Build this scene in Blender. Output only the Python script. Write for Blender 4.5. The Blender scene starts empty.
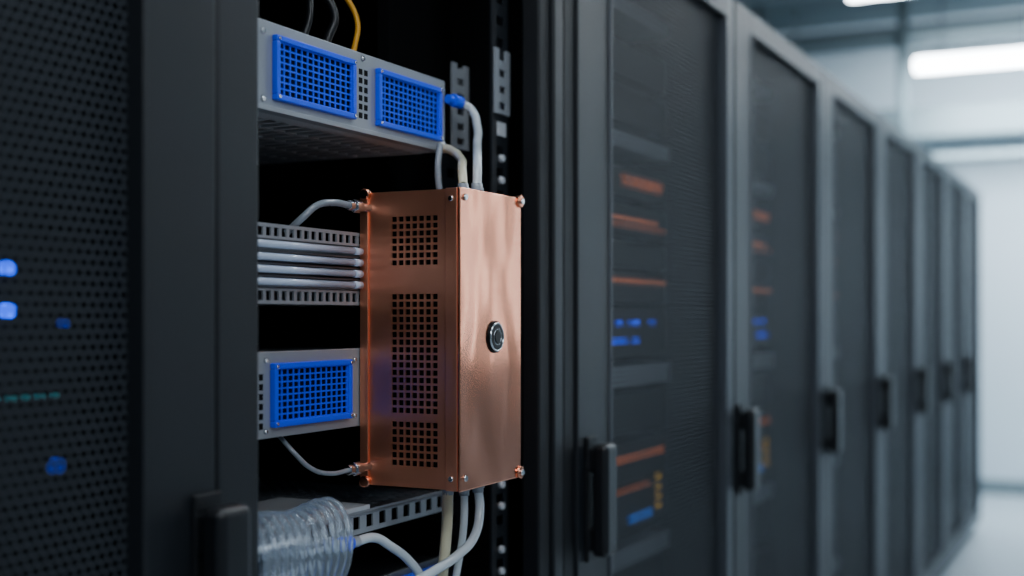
import bpy, bmesh, math, random
from mathutils import Vector, Matrix
random.seed(4)
ZC = 1.18   # eye level above the floor; z values below are measured from eye level
S = bpy.context.scene
COL = S.collection

# ---------------------------------------------------------------- materials
def new_mat(name):
    m = bpy.data.materials.new(name); m.use_nodes = True
    nt = m.node_tree
    b = nt.nodes.get('Principled BSDF')
    return m, nt, b
def pbr(name, col, rough=.5, metal=0., bump=0., bscale=200., var=0., spec=.5, alpha=1., trans=0., coat=0., stretch=(1,1,1), bdist=.002, ior=1.5, detail=4, coatr=.03):
    m, nt, b = new_mat(name)
    b.inputs['Base Color'].default_value = (*col, 1)
    b.inputs['Roughness'].default_value = rough
    b.inputs['Metallic'].default_value = metal
    b.inputs['Specular IOR Level'].default_value = spec
    b.inputs['Alpha'].default_value = alpha
    b.inputs['IOR'].default_value = ior
    b.inputs['Transmission Weight'].default_value = trans
    b.inputs['Coat Weight'].default_value = coat
    b.inputs['Coat Roughness'].default_value = coatr
    tc = nt.nodes.new('ShaderNodeTexCoord'); mp = nt.nodes.new('ShaderNodeMapping')
    mp.inputs['Scale'].default_value = stretch
    nt.links.new(tc.outputs['Object'], mp.inputs['Vector'])
    nz = nt.nodes.new('ShaderNodeTexNoise'); nz.inputs['Scale'].default_value = bscale
    nz.inputs['Detail'].default_value = detail
    nt.links.new(mp.outputs['Vector'], nz.inputs['Vector'])
    if bump > 0:
        bp = nt.nodes.new('ShaderNodeBump'); bp.inputs['Strength'].default_value = bump
        bp.inputs['Distance'].default_value = bdist
        nt.links.new(nz.outputs['Fac'], bp.inputs['Height'])
        nt.links.new(bp.outputs['Normal'], b.inputs['Normal'])
    mr = nt.nodes.new('ShaderNodeMapRange')
    mr.inputs['To Min'].default_value = max(0.02, rough-var-.03); mr.inputs['To Max'].default_value = rough+var+.03
    nt.links.new(nz.outputs['Fac'], mr.inputs['Value'])
    nt.links.new(mr.outputs['Result'], b.inputs['Roughness'])
    return m
def emis(name, col, st, noisy=0.):
    m, nt, b = new_mat(name)
    b.inputs['Base Color'].default_value = (*col, 1)
    b.inputs['Emission Color'].default_value = (*col, 1)
    b.inputs['Emission Strength'].default_value = st
    if noisy:
        tc = nt.nodes.new('ShaderNodeTexCoord'); nz = nt.nodes.new('ShaderNodeTexNoise'); nz.inputs['Scale'].default_value = noisy
        nt.links.new(tc.outputs['Object'], nz.inputs['Vector'])
        mr = nt.nodes.new('ShaderNodeMapRange'); mr.inputs['From Min'].default_value=.35; mr.inputs['From Max'].default_value=.7
        mr.inputs['To Min'].default_value=st*.15; mr.inputs['To Max'].default_value=st*1.8
        nt.links.new(nz.outputs['Fac'], mr.inputs['Value']); nt.links.new(mr.outputs['Result'], b.inputs['Emission Strength'])
    return m
def mesh_mat(name, pitch, rad, col, rough=.45):
    m, nt, b = new_mat(name)
    b.inputs['Base Color'].default_value = (*col, 1); b.inputs['Roughness'].default_value = rough
    b.inputs['Specular IOR Level'].default_value = .3
    N = nt.nodes; L = nt.links
    tc = N.new('ShaderNodeTexCoord'); sp = N.new('ShaderNodeSeparateXYZ')
    L.new(tc.outputs['Object'], sp.inputs[0])
    def mth(op, a, b_=None, c=None):
        n = N.new('ShaderNodeMath'); n.operation = op
        for i, v in enumerate((a, b_, c)):
            if v is None: continue
            if hasattr(v, 'links'): L.new(v, n.inputs[i])
            else: n.inputs[i].default_value = v
        return n.outputs[0]
    x = mth('MULTIPLY', sp.outputs['X'], 1/pitch); z = mth('MULTIPLY', sp.outputs['Z'], 1/pitch)
    def lat(ox, oz):
        xx = mth('WRAP', mth('ADD', x, ox), .5, -.5); zz = mth('WRAP', mth('ADD', z, oz), .866, -.866)
        return mth('SQRT', mth('ADD', mth('MULTIPLY', xx, xx), mth('MULTIPLY', zz, zz)))
    d = mth('MINIMUM', lat(0, 0), lat(.5, .866))
    a = mth('GREATER_THAN', d, rad)
    L.new(a, b.inputs['Alpha'])
    return m

M = {}
M['frame']  = pbr('rack_powder_coat', (.006,.0072,.0092), .5, bump=.15, bscale=900, spec=.3)
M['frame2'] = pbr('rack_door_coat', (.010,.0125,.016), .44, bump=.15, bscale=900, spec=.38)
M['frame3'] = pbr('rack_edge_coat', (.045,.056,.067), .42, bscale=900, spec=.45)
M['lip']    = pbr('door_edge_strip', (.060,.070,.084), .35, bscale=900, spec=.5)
M['black']  = pbr('black_interior', (.003,.0034,.004), .7, bscale=60, spec=.15)
M['handle'] = pbr('handle_plastic', (.006,.007,.009), .36, bump=.1, bscale=800, spec=.5)
M['mesh']   = mesh_mat('perforated_steel', .0105, .38, (.034,.041,.050), .5)
M['grey']   = pbr('grey_painted_steel', (.35,.38,.42), .38, .35, bump=.08, bscale=500)
M['lgrey']  = pbr('light_zinc_steel', (.60,.63,.67), .4, .2, bump=.08, bscale=500)
M['dgrey']  = pbr('dark_galvanised_steel', (.10,.11,.125), .45, .5, bump=.08, bscale=400)
M['mgrey']  = pbr('shelf_steel', (.20,.225,.26), .5, .2, bump=.08, bscale=400)
M['silver'] = pbr('silver_metal', (.72,.74,.77), .18, 1.)
M['chrome'] = pbr('dark_chrome', (.38,.39,.41), .16, 1.)
M['blue']   = pbr('blue_plastic', (.0,.075,1.0), .34, bscale=300)
M['blued']  = pbr('dark_blue_filter', (.001,.003,.022), .8, bscale=300, spec=.2)
M['tubew']  = pbr('white_tube', (.62,.68,.73), .26, bscale=200, coat=.5)
M['tubec']  = pbr('cream_tube', (.68,.63,.44), .3, bscale=200, coat=.5)
M['tubeg']  = pbr('grey_tube', (.24,.27,.31), .28, bscale=200, coat=.4)
M['rod']    = pbr('white_blue_rod', (.58,.66,.82), .2, bscale=200, coat=.6)
M['yellow'] = pbr('yellow_cable', (.78,.36,.01), .4, bscale=200)
M['copper'] = pbr('polished_copper', (.98,.40,.245), .17, 1., bump=.55, bscale=9, var=.04, stretch=(1,1,.5), bdist=.014, detail=1.5)
M['coppers']= pbr('copper_side', (1.0,.40,.235), .33, .93, bump=.55, bscale=11, var=.06, stretch=(1,1,.35), bdist=.012, detail=2)
M['clear']  = pbr('clear_tubing', (.70,.82,.95), .04, bscale=100, alpha=.68, trans=.80, ior=1.42, coat=1.)
M['rubber'] = pbr('black_button', (.002,.002,.0025), .30, bscale=100, spec=.15)
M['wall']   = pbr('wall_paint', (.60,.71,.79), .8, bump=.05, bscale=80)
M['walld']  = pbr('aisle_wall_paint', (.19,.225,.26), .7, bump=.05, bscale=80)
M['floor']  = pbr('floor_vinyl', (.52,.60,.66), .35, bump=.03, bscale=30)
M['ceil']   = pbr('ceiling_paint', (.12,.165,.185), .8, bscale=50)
M['duct']   = pbr('duct_steel', (.17,.225,.25), .5, .2, bscale=50)
M['tube']   = emis('light_tube', (.86,.94,1.), 25)
M['glow_pane']   = emis('added_pane_glow', (.88,.94,1.), 5.2)  # glow of the added panels that the copper front reflects
M['orange'] = emis('orange_vent_glow', (.80,.21,.07), .13, 40.)
M['bled']   = emis('blue_led', (.0,.07,1.), .9, 60.)
M['bledd']  = emis('blue_led_dim', (.0,.07,1.), .14)
M['bled2']  = emis('blue_led_strong', (.0,.07,1.), 4)
M['screen'] = emis('blue_screen', (.01,.16,.7), .25, 50.)
M['yled']   = emis('yellow_led', (.9,.50,.03), .20, 50.)
M['teal']   = emis('teal_led', (.01,.45,.5), .09)

# ---------------------------------------------------------------- helpers
def group(name, loc):
    e = bpy.data.objects.new(name, None); COL.objects.link(e)
    e.location = (loc[0], loc[1], loc[2]+ZC); e.empty_display_size = .05
    return e
def attach(o, p):
    if p is not None:
        o.parent = p; o.matrix_parent_inverse = Matrix.Translation(-Vector(p.location))
def boxes(name, lst, mat, parent=None, bevel=0., seg=3):
    bm = bmesh.new()
    for (x0,x1,y0,y1,z0,z1) in lst:
        v = [bm.verts.new((x,y,z+ZC)) for x in (x0,x1) for y in (y0,y1) for z in (z0,z1)]
        for f in ((0,1,3,2),(4,6,7,5),(0,4,5,1),(2,3,7,6),(0,2,6,4),(1,5,7,3)):
            bm.faces.new([v[i] for i in f])
    bmesh.ops.recalc_face_normals(bm, faces=bm.faces)
    me = bpy.data.meshes.new(name); bm.to_mesh(me); bm.free()
    o = bpy.data.objects.new(name, me); COL.objects.link(o); me.materials.append(M[mat])
    if bevel:
        md = o.modifiers.new('bevel','BEVEL'); md.width = bevel; md.segments = seg; md.limit_method='ANGLE'
        md.harden_normals = True
        for p in me.polygons: p.use_smooth = True
    attach(o, parent); return o
def cyls(name, lst, mat, parent=None, seg=24, bevel=0.):
    """lst of (p0, p1, r0, r1)"""
    bm = bmesh.new()
    for p0,p1,r0,r1 in lst:
        p0 = Vector(p0)+Vector((0,0,ZC)); p1 = Vector(p1)+Vector((0,0,ZC)); d = p1-p0
        rot = d.to_track_quat('Z','Y').to_matrix().to_4x4()
        bmesh.ops.create_cone(bm, cap_ends=True, segments=seg, radius1=r0, radius2=r1, depth=d.length,
                              matrix=Matrix.Translation((p0+p1)/2) @ rot)
    me = bpy.data.meshes.new(name); bm.to_mesh(me); bm.free()
    o = bpy.data.objects.new(name, me); COL.objects.link(o); me.materials.append(M[mat])
    if bevel:
        md = o.modifiers.new('bevel','BEVEL'); md.width = bevel; md.segments = 2; md.limit_method='ANGLE'
    for p in me.polygons: p.use_smooth = len(p.vertices)==4
    attach(o, parent); return o
def tube(name, pts, r, mat, parent=None):
    cu = bpy.data.curves.new(name,'CURVE'); cu.dimensions='3D'; cu.bevel_depth=r; cu.bevel_resolution=4; cu.resolution_u=10
    sp = cu.splines.new('BEZIER'); sp.bezier_points.add(len(pts)-1)
    for bp, p in zip(sp.bezier_points, pts):
        bp.co = (p[0],p[1],p[2]+ZC); bp.handle_left_type = bp.handle_right_type = 'AUTO'
    cu.use_fill_caps = True
    o = bpy.data.objects.new(name, cu); COL.objects.link(o); cu.materials.append(M[mat]); attach(o,parent); return o
def ring(name, cx, y, cz, prof, mat, par, seg=48):
    bm=bmesh.new(); rings=[]
    for k in range(seg):
        a=2*math.pi*k/seg
        rings.append([bm.verts.new((cx+r*math.cos(a),y-d,cz+ZC+r*math.sin(a))) for r,d in prof])
    for k in range(seg):
        A,B=rings[k],rings[(k+1)%seg]
        for j in range(len(prof)-1): bm.faces.new((A[j],A[j+1],B[j+1],B[j]))
    bmesh.ops.recalc_face_normals(bm,faces=bm.faces)
    me=bpy.data.meshes.new(name); bm.to_mesh(me); bm.free()
    for p in me.polygons: p.use_smooth=True
    o=bpy.data.objects.new(name,me); COL.objects.link(o); me.materials.append(M[mat]); attach(o,par)
def grid_xz(x0,x1,z0,z1,y0,y1,nx,nz,bar):
    L=[]
    for i in range(nx+1):
        c=x0+(x1-x0)*i/nx; L.append((c-bar/2,c+bar/2,y0,y1,z0,z1))
    for i in range(nz+1):
        c=z0+(z1-z0)*i/nz; L.append((x0,x1,y0+.0002,y1-.0002,c-bar/2,c+bar/2))
    return L
def grid_yz(y0,y1,z0,z1,x0,x1,ny,nz,bar):
    L=[]
    for i in range(ny+1):
        c=y0+(y1-y0)*i/ny; L.append((x0,x1,c-bar/2,c+bar/2,z0,z1))
    for i in range(nz+1):
        c=z0+(z1-z0)*i/nz; L.append((x0+.0002,x1-.0002,y0,y1,c-bar/2,c+bar/2))
    return L
def grid_xy(x0,x1,y0,y1,z0,z1,nx,ny,bar):
    L=[]
    for i in range(nx+1):
        c=x0+(x1-x0)*i/nx; L.append((c-bar/2,c+bar/2,y0,y1,z0,z1))
    for i in range(ny+1):
        c=y0+(y1-y0)*i/ny; L.append((x0,x1,c-bar/2,c+bar/2,z0+.0002,z1-.0002))
    return L

FL = -ZC; TOP = .70; D = .80
# ---------------------------------------------------------------- room
boxes('floor', [(-2.5,9.1,-1.8,4.2,FL-.1,FL)], 'floor')
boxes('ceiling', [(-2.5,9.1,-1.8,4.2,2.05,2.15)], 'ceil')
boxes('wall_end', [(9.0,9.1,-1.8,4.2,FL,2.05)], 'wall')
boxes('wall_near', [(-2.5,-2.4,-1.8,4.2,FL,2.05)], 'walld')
boxes('wall_aisle', [(-2.4,9.0,-1.8,-1.7,FL,2.05)], 'walld')
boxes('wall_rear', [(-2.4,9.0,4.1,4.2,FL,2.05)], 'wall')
boxes('baseboard_end', [(8.98,9.0,-1.7,4.1,FL,FL+.1)], 'duct')
for i,(xa,xb) in enumerate(((5.95,6.32),(4.5,4.85),(7.2,7.6))):  # unseen glowing panels, added to put bright streaks on the copper
    g=group('reflection_panel_%d'%(i+1),((xa+xb)/2,-1.7,-.2))
    z0=-.20; z1=.95; f=.05
    boxes('glow_pane',[(xa,xb,-1.698,-1.690,z0,z1)],'glow_pane',g)
    boxes('frame',[(xa-f,xa,-1.699,-1.67,z0-f,z1+f),(xb,xb+f,-1.699,-1.67,z0-f,z1+f),(xa,xb,-1.699,-1.67,z1,z1+f),(xa,xb,-1.699,-1.67,z0-f,z0),(xa,xb,-1.699,-1.672,.45,.48)],'duct',g)

# ceiling lights (tubes hung across the aisle)
for i, X in enumerate((7.8, 5.88, 4.2, 2.6, 1.0, -.6)):
    g = group('ceiling_light', (X, .5, 1.5))
    cyls('tube', [((X,-.25,1.5),(X,1.2,1.5),.045,.045)], 'tube', g, 20, .01)
    boxes('housing', [(X-.04,X+.04,-.27,1.22,1.545,1.58)], 'duct', g)
    cyls('hanger', [((X,-.1,1.58),(X,-.1,2.05),.006,.006),((X,1.05,1.58),(X,1.05,2.05),.006,.006)], 'dgrey', g, 8)
# overhead ducts and trays
g = group('ventilation_duct', (8.4,1.5,1.3))
boxes('duct_body', [(8.3,8.75,-1.65,4.1,1.14,1.34)], 'duct', g, .01)
cyls('duct_pipe', [((8.1,-1.65,1.75),(8.1,4.1,1.75),.07,.07),((8.1,-1.65,.98),(8.1,4.1,.98),.03,.03)], 'duct', g)
cyls('duct_drop', [((8.0,1.30,.9),(8.0,1.30,2.05),.035,.035),((8.0,2.2,.9),(8.0,2.2,2.05),.03,.03)], 'ceil', g)
g = group('cable_tray', (4,2.1,1.5))
boxes('tray_sides', [(0,7.9,1.9,1.93,1.45,1.55),(0,7.9,2.4,2.43,1.45,1.55)]+[(x*.4,x*.4+.04,1.93,2.4,1.45,1.47) for x in range(20)], 'duct', g)
cyls('tray_hangers', [((x,1.915,1.5),(x,1.915,1.9),.01,.01) for x in (2,4,6,7.8)]+[((x,2.415,1.5),(x,2.415,1.9),.01,.01) for x in (2,4,6,7.8)], 'duct', g, 8)
g = group('ceiling_beam', (6,1,1.9))
boxes('beams', [(x,x+.12,-1.7,4.1,1.9,2.05) for x in (1.0,2.6,4.2,5.5,6.7,7.4)], 'duct', g, .005)

# ---------------------------------------------------------------- racks
def cabinet(g, x0, x1, front=.822, back=1.75):
    t=.02
    boxes('cabinet_shell', [(x0,x0+t,front,back,FL+.04,TOP),(x1-t,x1,front,back,FL+.04,TOP),
        (x0+t,x1-t,front,back,TOP-.03,TOP),(x0+t,x1-t,front,back,FL+.04,FL+.10),(x0+t,x1-t,back-.02,back,FL+.1,TOP-.03)], 'black', g)
    boxes('plinth', [(x0+.02,x1-.02,front+.02,back-.02,FL,FL+.04)], 'frame', g)
def door(g, x0, x1, l, r, y=D, mat='frame2'):
    z0, z1 = FL+.05, TOP-.004
    boxes('door_frame', [(x0,l,y-.008,y+.016,z0,z1),
        (l-.002,r+.002,y-.008,y+.016,z1-.05,z1),(l-.002,r+.002,y-.008,y+.016,z0,z0+.08)], mat, g, .003)
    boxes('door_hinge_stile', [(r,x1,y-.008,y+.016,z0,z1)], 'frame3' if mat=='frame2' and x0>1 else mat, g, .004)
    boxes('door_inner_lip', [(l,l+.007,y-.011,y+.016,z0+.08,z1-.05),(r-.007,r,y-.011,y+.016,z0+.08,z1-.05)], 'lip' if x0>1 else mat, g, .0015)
    bm = bmesh.new()
    vs=[bm.verts.new(p) for p in ((l+.005,y+.008,z0+.08+ZC),(r-.005,y+.008,z0+.08+ZC),(r-.005,y+.008,z1-.05+ZC),(l+.005,y+.008,z1-.05+ZC))]
    bm.faces.new(vs); me=bpy.data.meshes.new('perforated_panel'); bm.to_mesh(me); bm.free()
    o=bpy.data.objects.new('perforated_panel',me); COL.objects.link(o); me.materials.append(M['mesh']); attach(o,g)
def handle(g, xc, y=D, top=-.200, bot=-.380):
    boxes('handle_grip', [(xc-.024,xc+.024,y-.048,y-.020,bot,top)], 'handle', g, .010, 5)
    boxes('handle_posts', [(xc-.018,xc+.018,y-.030,y-.008,top-.045,top-.008),(xc-.018,xc+.018,y-.030,y-.008,bot+.008,bot+.045)], 'handle', g, .004)
    boxes('handle_plate', [(xc-.020,xc+.020,y-.014,y-.008,bot-.01,top+.01)], 'frame', g, .003)
def equipment(g, a, b, seed):
    rnd = random.Random(seed); y=.905
    sh=[]
    for z0,z1 in ((.335,.365),(-.135,-.095),(-.49,-.455),(.60,.63),(-.85,-.80)):
        sh.append((a,b,y,y+.5,z0,z1))
    boxes('shelves', sh, 'mgrey', g, .003)
    un=[]
    for z0,z1 in ((.245,.30),(.165,.225),(.10,.15),(.03,.09),(-.075,.02),(-.235,-.15),(-.33,-.25),(-.435,-.345),(.39,.46),(.48,.55),(-.6,-.5),(-.75,-.64)):
        un.append((a,b,y+.01,y+.45,z0,z1))
    boxes('servers', un, 'frame', g, .003)
    w=b-a
    def slots(x0,x1,z0,z1,n):
        p=(x1-x0)/n
        return [(x0+i*p,x0+i*p+p*.72,y+.004,y+.012,z0,z1) for i in range(n)]
    boxes('orange_strips', slots(a+w*.58,b-.03,.262,.285,14)+slots(a+w*.05,b-.06,.192,.202,26)+slots(a+w*.15,b-.01,.180,.186,26)+
        slots(a+w*.05,b-.01,.068,.080,30)+slots(a+w*.2,b-.02,-.285,-.274,24)+slots(a+w*.4,b-.10,-.345,-.339,14), 'orange', g)
    L=[]
    for i in range(12):
        for z in (-.01,-.045):
            if rnd.random()<.65:
                x=a+.2+(w-.24)*i/12; L.append((x,x+.016,y+.002,y+.010,z-.005,z+.005))
    boxes('blue_leds', L, 'bled', g)
    boxes('status_screen', [(b-.22,b-.10,y+.002,y+.010,-.412,-.394)], 'screen', g)
    boxes('yellow_leds', [(b-.06,b-.048,y+.002,y+.010,-.40+k*.02,-.388+k*.02) for k in range(4)], 'yled', g)

bounds=[1.82,2.68,3.54,4.38,5.20,5.98,6.74,7.46]
for i in range(7):
    x0,x1=bounds[i],bounds[i+1]
    g=group('server_rack',((x0+x1)/2,1.2,FL))
    cabinet(g,x0+.002,x1-.002); door(g,x0+.006,x1-.006,x0+.137,x1-.05)
    boxes('cabinet_trim', [(x0+.002,x0+.02,D+.0165,D+.0215,FL+.05,TOP),(x1-.02,x1-.002,D+.0165,D+.0215,FL+.05,TOP)], 'frame', g)
    handle(g,x0+.045+(.008 if i==0 else 0)); equipment(g,x0+.15,x1-.10,i)

# left rack (closed, nearest)
g=group('server_rack',(.55,1.2,FL))
cabinet(g,.13,.985); door(g,.134,.957,.20,.862,mat='frame2')
handle(g,.940,top=-.175,bot=-.36)
boxes('servers', [(.25,.80,.98,1.4,z,z+.075) for z in (-.9,-.8,-.6,-.5,-.32,-.2,-.09,.03,.14,.26,.40,.52)], 'frame', g, .003)
cyls('blue_leds', [((.80+dx,.975,z),(.80+dx,.965,z),.007,.007) for dx,z in ((.066,.048),(.066,.007))], 'bled2', g)
cyls('status_leds', [((.928,.975,-.148),(.928,.965,-.148),.009,.009),((.937,.975,-.005),(.937,.965,-.005),.005,.005)], 'bledd', g)
boxes('teal_leds', [(.85+i*.018,.857+i*.018,.967,.975,-.080,-.075) for i in range(5)], 'teal', g)
boxes('led_bracket', [(.80,.96,.976,1.0,-.18,.08)], 'black', g)

# open rack
g=group('server_rack',(1.41,1.2,FL))
cabinet(g,.989,1.816,.83,1.75)
boxes('front_post', [(.961,1.026,D-.006,D+.028,FL+.05,TOP)], 'frame2', g, .004)
boxes('front_post_right', [(1.700,1.738,D+.0,D+.03,FL+.05,TOP),(1.780,1.820,D-.004,D+.028,FL+.05,TOP)], 'frame', g, .004)
boxes('front_post_face', [(1.742,1.775,D-.006,D+.03,FL+.05,TOP)], 'frame2', g, .004)
def rail(name, xa, xb, y, z0, z1, pitch, mat, par):
    n=int((z1-z0)/pitch); hw=(xb-xa)*.22; xm=(xa+xb)/2
    L=[(xa,xm-hw,y,y+.003,z0,z1),(xm+hw,xb,y,y+.003,z0,z1)]
    for i in range(n+1):
        z=z0+i*pitch; L.append((xm-hw,xm+hw,y,y+.003,max(z0,z-pitch*.28),min(z1,z+pitch*.28)))
    L.append((xb-.002,xb+.001,y,y+.03,z0,z1))
    return boxes(name,L,mat,par)
rail('mounting_rail',1.634,1.686,.845,-1.05,.66,.032,'frame2',g)
rail('rail_adapter',1.636,1.684,.841,.30,.395,.024,'grey',g)
rail('rail_bracket',1.615,1.665,.90,.25,.375,.022,'grey',g)
rail('rail_bracket_lower',1.60,1.66,.91,-1.05,.25,.032,'frame',g)
cyls('rail_glints', [((1.66,.845,z),(1.66,.839,z),.0062,.005) for z in [.235-.032*i for i in range(28) if i%7!=3]], 'lgrey', g, 12)  # pale discs stand in for light glinting at the rail holes
boxes('rail_label', [(1.648,1.674,.8425,.8445,.268,.288)], 'lgrey', g)
boxes('inner_panel', [(1.60,1.80,1.0,1.02,-1.05,.66)], 'black', g)
boxes('rear_gear', [(1.10,1.55,1.35,1.5,z,z+.07) for z in (-.4,-.3,-.05,.02,.16,.42,.5)], 'frame', g, .003)
for k,(xa,xb) in enumerate(((1.33,1.36),(1.37,1.39),(1.30,1.31))):
    tube('rear_cable', [(xa,1.10,.012),(xb,1.10,-.01),(xa+.02,1.10,-.036)] if k<2 else [(xa,1.10,.22),(xb,1.12,.05),(xa+.02,1.13,-.03)], .005,'tubeg',g)

# ---------------------------------------------------------------- server units with blue vents
def vent(par, x0,x1,z0,z1,y):
    b=.007
    boxes('vent_frame', [(x0,x1,y-.008,y,z1-b,z1),(x0,x1,y-.008,y,z0,z0+b),(x0,x0+b,y-.008,y,z0+b,z1-b),(x1-b,x1,y-.008,y,z0+b,z1-b)], 'blue', par, .0015)
    boxes('vent_grille', grid_xz(x0+b,x1-b,z0+b,z1-b,y-.0040,y-.0025,13,8,.0019), 'blue', par)
    boxes('vent_filter', [(x0+.003,x1-.003,y-.0009,y-.0002,z0+.003,z1-.003)], 'blued', par)
    cyls('vent_screws', [((x,y-.008,z),(x,y-.0095,z),.0022,.0018) for x in (x0+.004,x1-.004) for z in (z0+.004,z1-.004)], 'silver', par, 12)
def screws(par, pts, y, r=.004):
    cyls('screws', [((x,y,z),(x,y-.003,z),r,r*.7) for x,z in pts], 'silver', par, 16)

Y=.88
g=group('server_chassis',(1.33,Y,.235))
boxes('front_panel', [(1.10,1.557,Y,Y+.006,.235,.335)], 'grey', g, .0015)
boxes('side_panels', [(1.10,1.104,Y+.006,1.30,.235,.335),(1.545,1.549,Y+.006,1.30,.235,.335),(1.10,1.549,1.296,1.30,.235,.335)], 'dgrey', g)
boxes('top_panel', [(1.104,1.545,Y+.006,1.296,.331,.335)], 'dgrey', g)
boxes('bottom_lip', [(1.10,1.557,Y-.004,Y+.012,.233,.239)], 'grey', g, .001)
boxes('bottom_grille', grid_xy(1.105,1.545,Y+.034,1.29,.2335,.236,18,7,.0095), 'lgrey', g)
boxes('bottom_border', [(1.105,1.545,Y+.012,Y+.040,.2335,.2355)], 'lgrey', g)
boxes('inner_tray', [(1.108,1.541,Y+.01,1.29,.275,.279)], 'black', g)
vent(g,1.159,1.321,.247,.321,Y); vent(g,1.374,1.537,.247,.321,Y)
screws(g,[(1.142,.322),(1.142,.246),(1.549,.322),(1.549,.246),(1.345,.328)],Y)
boxes('port_holes', [(1.337+i*.012,1.344+i*.012,Y-.0008,Y+.001,.252+j*.011,.259+j*.011) for i in range(2) for j in range(6)], 'black', g)

g=group('server_chassis',(1.33,Y,-.136))
boxes('front_panel', [(1.10,1.557,Y,Y+.006,-.136,-.038)], 'grey', g, .0015)
boxes('body', [(1.104,1.549,Y+.006,1.30,-.134,-.040)], 'dgrey', g, .001)
vent(g,1.155,1.312,-.124,-.051,Y)
boxes('port_holes', [(1.136,1.142,Y-.0008,Y+.001,-.125+j*.011,-.118+j*.011) for j in range(6)], 'black', g)
screws(g,[(1.326,-.052),(1.326,-.122),(1.147,-.048),(1.147,-.128)],Y,.003)

g=group('patch_panel',(1.33,Y,.02))
boxes('upper_strip', [(1.10,1.557,Y,Y+.003,.103,.107),(1.10,1.557,Y,Y+.003,.090,.093)]+[(1.10+i*.0145,1.1055+i*.0145,Y+.0003,Y+.0027,.093,.103) for i in range(32)], 'grey', g)
boxes('lower_strip', [(1.10,1.557,Y,Y+.003,.031,.034),(1.10,1.557,Y,Y+.003,.016,.020)]+[(1.10+i*.0145,1.1055+i*.0145,Y+.0003,Y+.0027,.020,.031) for i in range(32)], 'grey', g)
boxes('top_mesh', grid_xy(1.10,1.55,Y+.003,1.02,.086,.0885,30,8,.004), 'grey', g)
boxes('body', [(1.10,1.55,1.02,1.10,.016,.107)], 'dgrey', g)
cyls('rods', [((1.09,Y-.006,z),(1.322,Y-.006,z),.0042,.0042) for i,z in enumerate((.083,.069,.055,.041))], 'rod', g, 16)
cyls('rod_ends', [((1.316,Y-.006,z),(1.332,Y-.006,z),.0048,.0048) for z in (.083,.069,.055,.041)], 'rod', g, 16)
boxes('tray_plates', [(1.10,1.55,Y+.001,1.02,z-.0008,z+.0008) for z in (.076,.062,.048,.036)], 'grey', g)

g=group('rack_shelf',(1.33,Y,-.25))
boxes('shelf_top', grid_xy(1.10,1.557,Y+.003,1.25,-.249,-.246,22,18,.011), 'mgrey', g)
boxes('shelf_lip', [(1.10,1.56,Y,Y+.003,-.250,-.243),(1.10,1.56,Y,Y+.003,-.272,-.266)]+[(1.10+i*.03,1.115+i*.03,Y+.0003,Y+.0027,-.266,-.250) for i in range(16)], 'grey', g)
boxes('shelf_bracket', [(1.20,1.36,Y-.002,Y+.14,-.243,-.237)], 'lgrey', g, .001)
g=group('server_chassis',(1.33,Y,-.40))
boxes('front_panel', [(1.10,1.557,Y,Y+.006,-.42,-.335)], 'dgrey', g, .0015)
boxes('body', [(1.104,1.549,Y+.006,1.30,-.418,-.337)], 'frame', g, .001)
vent(g,1.161,1.323,-.412,-.343,Y); vent(g,1.374,1.537,-.412,-.343,Y)

# ---------------------------------------------------------------- coiled clear tubing
g=group('coiled_tubing',(1.16,.83,-.31))
pts=[]; turns=11; n=turns*14
for i in range(n+1):
    t=i/n; a=2*math.pi*turns*t
    pts.append((1.03+.165*t+.010*math.sin(a), .828+.034*math.cos(a), -.262+.052*math.sin(a)+.003*math.sin(t*9)))
tube('coil',pts,.0040,'clear',g)
cyls('core_rods', [((1.02,.83,-.245),(1.13,.826,-.243),.004,.004),((1.02,.82,-.282),(1.17,.826,-.275),.005,.005),((1.14,.83,-.262),(1.20,.829,-.262),.004,.004)], 'tubew', g, 12)
cyls('blue_connector', [((1.220,.828,-.262),(1.238,.826,-.263),.0085,.0085)], 'blue', g, 20, .001)
cyls('connector_collar', [((1.195,.829,-.262),(1.250,.825,-.263),.0066,.0066)], 'tubew', g, 20)
tube('outlet_tube',[(1.245,.826,-.263),(1.285,.822,-.264),(1.310,.818,-.277),(1.352,.815,-.303),(1.385,.815,-.335),(1.41,.82,-.40)],.0058,'tubew',g)

# ---------------------------------------------------------------- copper box
X0,X1,Y0,Y1,Z0,Z1=1.339,1.503,.736,.878,-.209,.157
g=group('copper_control_box',((X0+X1)/2,(Y0+Y1)/2,Z0))
t=.0025; wy0,wy1=.766,.834
W=[(.064,.127,7),(-.119,.031,16),(-.184,-.127,6)]
side=[(X0,X0+t,Y0+.004,wy0,Z0,Z1),(X0,X0+t,wy1,Y1,Z0,Z1),(X0,X0+t,wy0,wy1,.127,Z1),(X0,X0+t,wy0,wy1,.031,.064),(X0,X0+t,wy0,wy1,-.127,-.119),(X0,X0+t,wy0,wy1,Z0,-.184)]
boxes('side_plate', side, 'coppers', g)
gl=[]
for a,b,n in W: gl+=grid_yz(wy0,wy1,a,b,X0+.0001,X0+t-.0001,7,n,.0028)
boxes('side_grilles', gl, 'coppers', g)
boxes('shell', [(X1-t,X1,Y0+.004,Y1,Z0,Z1),(X0+t,X1-t,Y0+.004,Y1,Z1-t,Z1),(X0+t,X1-t,Y0+.004,Y1,Z0,Z0+t),(X0+t,X1-t,Y1-t,Y1,Z0+t,Z1-t)], 'copper', g)
boxes('dark_fill', [(X0+.012,X1-.01,Y0+.012,Y1-.008,Z0+.008,Z1-.008)], 'black', g)  # black block stands in for the shade inside the hollow box
boxes('front_cover', [(X0-.002,X1+.002,Y0-.001,Y0+.003,Z0-.002,Z1+.002)], 'copper', g, .0018)
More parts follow.
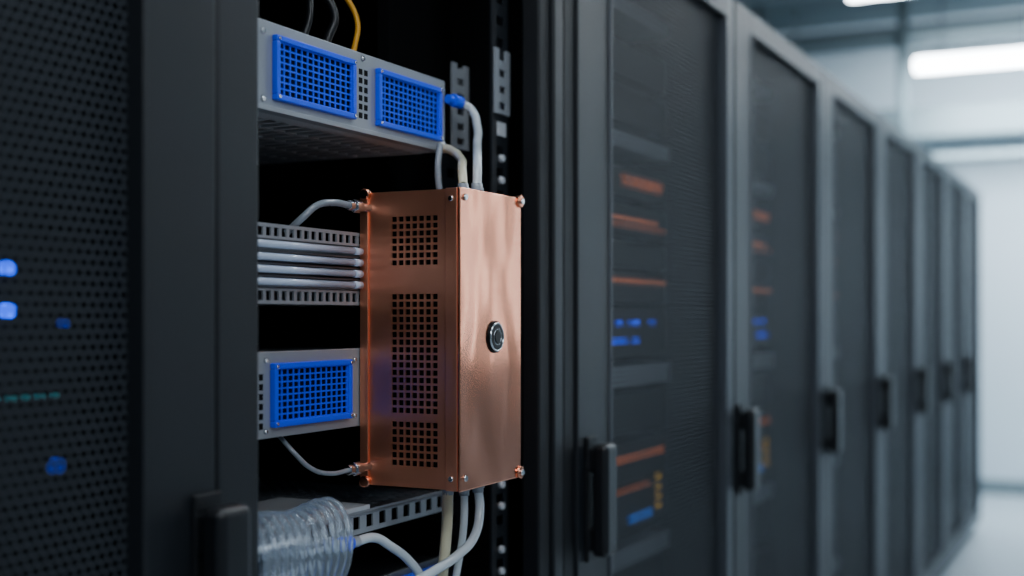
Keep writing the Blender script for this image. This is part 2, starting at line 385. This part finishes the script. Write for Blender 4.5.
boxes('cover_flange', [(X0-.0025,X0-.0002,Y0+.003,Y0+.019,Z0-.001,Z1+.001),(X1+.0002,X1+.0025,Y0+.003,Y0+.019,Z0-.001,Z1+.001)], 'coppers', g, .0008)
boxes('back_flange', [(X0-.003,X0-.0002,Y1-.012,Y1,Z0,Z1)], 'coppers', g, .0008)
ears=[]
for (x,z) in ((X0-.002,Z1-.002),(X0-.002,Z0+.004)):
    ears.append(((x-.005,Y1-.008,z),(x+.004,Y1-.008,z),.0072,.0072))
for (x,z) in ((X1-.003,Z1-.003),(X1-.003,Z0+.005)):
    ears.append(((x,Y0-.0045,z),(x,Y0+.003,z),.0082,.0082))
cyls('corner_lugs', ears, 'copper', g, 24, .0015)
cyls('screws', [((X0+.010,Y0-.001,Z1-.010),(X0+.010,Y0-.004,Z1-.010),.0045,.0035),((X0+.010,Y0-.001,Z0+.014),(X0+.010,Y0-.004,Z0+.014),.0045,.0035),
   ((X1-.003,Y0-.0045,Z1-.003),(X1-.003,Y0-.007,Z1-.003),.0045,.0035),((X1-.003,Y0-.0045,Z0+.005),(X1-.003,Y0-.007,Z0+.005),.0045,.0035),
   ((X0-.0025,Y0+.011,Z1-.012),(X0-.005,Y0+.011,Z1-.012),.004,.003),((X0-.0025,Y0+.011,Z0+.014),(X0-.005,Y0+.011,Z0+.014),.004,.003)], 'silver', g, 16)
# push button
bx,bz=1.4285,-.024
ring('button_bezel',bx,Y0-.001,bz,[(.0205,0),(.0205,.0022),(.0192,.0030),(.0180,.0030)],'rubber',g)
ring('button_ring',bx,Y0-.001,bz,[(.0186,.002),(.0184,.0042),(.0176,.0048),(.0168,.0046),(.0164,.0036)],'silver',g)
cyls('button_cap', [((bx,Y0-.001,bz),(bx,Y0-.0054,bz),.0164,.0162)], 'rubber', g, 48, .0006)
ring('button_lens_rim',bx,Y0-.0054,bz,[(.0105,0),(.0103,.0006),(.0099,.0006),(.0097,0)],'chrome',g)
cyls('button_lens', [((bx,Y0-.0054,bz),(bx,Y0-.0062,bz),.0090,.0078)], 'rubber', g, 32, .0004)
# side fittings and tubes
for z in (.138,-.186):
    cyls('side_fitting', [((1.318,.866,z),(1.339,.866,z),.0055,.0055),((1.304,.866,z),(1.318,.866,z),.0085,.0085),((1.292,.866,z),(1.304,.866,z),.0065,.0065)], 'silver', g, 6, .0006)
tube('vent_tube',[(1.294,.866,.138),(1.262,.868,.1385),(1.235,.872,.133),(1.218,.880,.118),(1.213,.90,.100)],.0042,'tubeg',g)
tube('drain_tube',[(1.294,.866,-.186),(1.255,.868,-.186),(1.222,.872,-.176),(1.205,.882,-.158),(1.200,.90,-.138)],.0028,'tubeg',g)
def conn(n,x,y,z0,z1,r): cyls(n,[((x,y,z0),(x,y,z1),r,r),((x,y,z0+(z1-z0)*.35),(x,y,z0+(z1-z0)*.65),r*1.2,r*1.2)],'tubeg',g,20)
conn('inlet_connector',1.45,.772,.157,.175,.0075)
conn('outlet_connector',1.418,.775,.157,.172,.007)
cyls('blue_inlet', [((1.560,.870,.308),(1.580,.868,.307),.009,.009),((1.550,.872,.308),(1.560,.870,.308),.0065,.0065)], 'blue', g, 20, .001)
tube('inlet_tube',[(1.578,.868,.307),(1.594,.858,.298),(1.582,.842,.272),(1.535,.817,.240),(1.470,.782,.203),(1.45,.772,.17)],.0060,'tubew',g)
tube('outlet_tube',[(1.530,.872,.238),(1.522,.852,.232),(1.490,.818,.214),(1.432,.784,.190),(1.418,.775,.17)],.0060,'tubec',g)
tube('riser_tube',[(1.522,.868,.240),(1.505,.862,.205),(1.492,.85,.157)],.0045,'tubeg',g)
conn('drain_connector',1.423,.80,-.228,-.209,.0075); conn('drain_connector_b',1.427,.778,-.228,-.209,.0065); conn('feed_connector',1.449,.77,-.226,-.209,.0075)
tube('drain_hose',[(1.423,.80,-.22),(1.420,.80,-.27),(1.412,.805,-.36),(1.40,.81,-.55)],.0072,'tubec',g)
tube('drain_hose_b',[(1.427,.778,-.22),(1.432,.782,-.27),(1.438,.80,-.36),(1.43,.81,-.55)],.0050,'tubew',g)
tube('feed_hose',[(1.449,.77,-.22),(1.450,.768,-.25),(1.430,.765,-.280),(1.392,.768,-.298),(1.345,.775,-.310),(1.295,.79,-.325),(1.24,.81,-.36),(1.20,.83,-.42)],.0060,'tubew',g)

# loose cables at the top
g=group('cable_bundle',(1.4,.95,.335))
tube('yellow_cable',[(1.375,1.02,.52),(1.415,.97,.45),(1.438,.95,.405),(1.432,.95,.365),(1.425,.955,.337)],.0036,'yellow',g)
tube('black_cable',[(1.34,1.02,.52),(1.37,.97,.44),(1.385,.95,.40),(1.37,.95,.365),(1.36,.955,.337)],.0060,'handle',g)
tube('black_cable_b',[(1.30,1.02,.52),(1.34,.97,.44),(1.33,.95,.39),(1.31,.955,.337)],.0050,'handle',g)

# ---------------------------------------------------------------- added soft lights, without fixtures
def area(name, loc, target, size, sy, energy, col):
    l=bpy.data.lights.new(name,'AREA'); l.shape='RECTANGLE'; l.size=size; l.size_y=sy; l.energy=energy; l.color=col
    o=bpy.data.objects.new(name,l); COL.objects.link(o); o.location=(loc[0],loc[1],loc[2]+ZC)
    d=Vector(target)-Vector(loc); o.rotation_euler=d.to_track_quat('-Z','Y').to_euler()
area('added_softbox',(.1,-1.0,1.1),(1.4,.8,0),1.0,.7,20,(.86,.93,1.))  # added soft key for the foreground and the copper's highlights
area('end_wall_wash',(7.6,.2,1.35),(9.0,.2,-.3),2.0,.5,115,(.80,.92,1.))  # added to brighten the end wall

w=bpy.data.worlds.new('world'); S.world=w; w.use_nodes=True
w.node_tree.nodes['Background'].inputs[0].default_value=(.5,.6,.7,1); w.node_tree.nodes['Background'].inputs[1].default_value=.2

# ---------------------------------------------------------------- camera
cd=bpy.data.cameras.new('camera'); cam=bpy.data.objects.new('camera',cd); COL.objects.link(cam)
cam.location=(0,0,ZC); cam.rotation_euler=(math.radians(90),0,math.radians(26.44-90))
cd.sensor_width=36; cd.lens=44.4; cd.shift_y=.0293; cd.clip_start=.02
cd.dof.use_dof=True; cd.dof.focus_distance=1.55; cd.dof.aperture_fstop=2.0
S.camera=cam
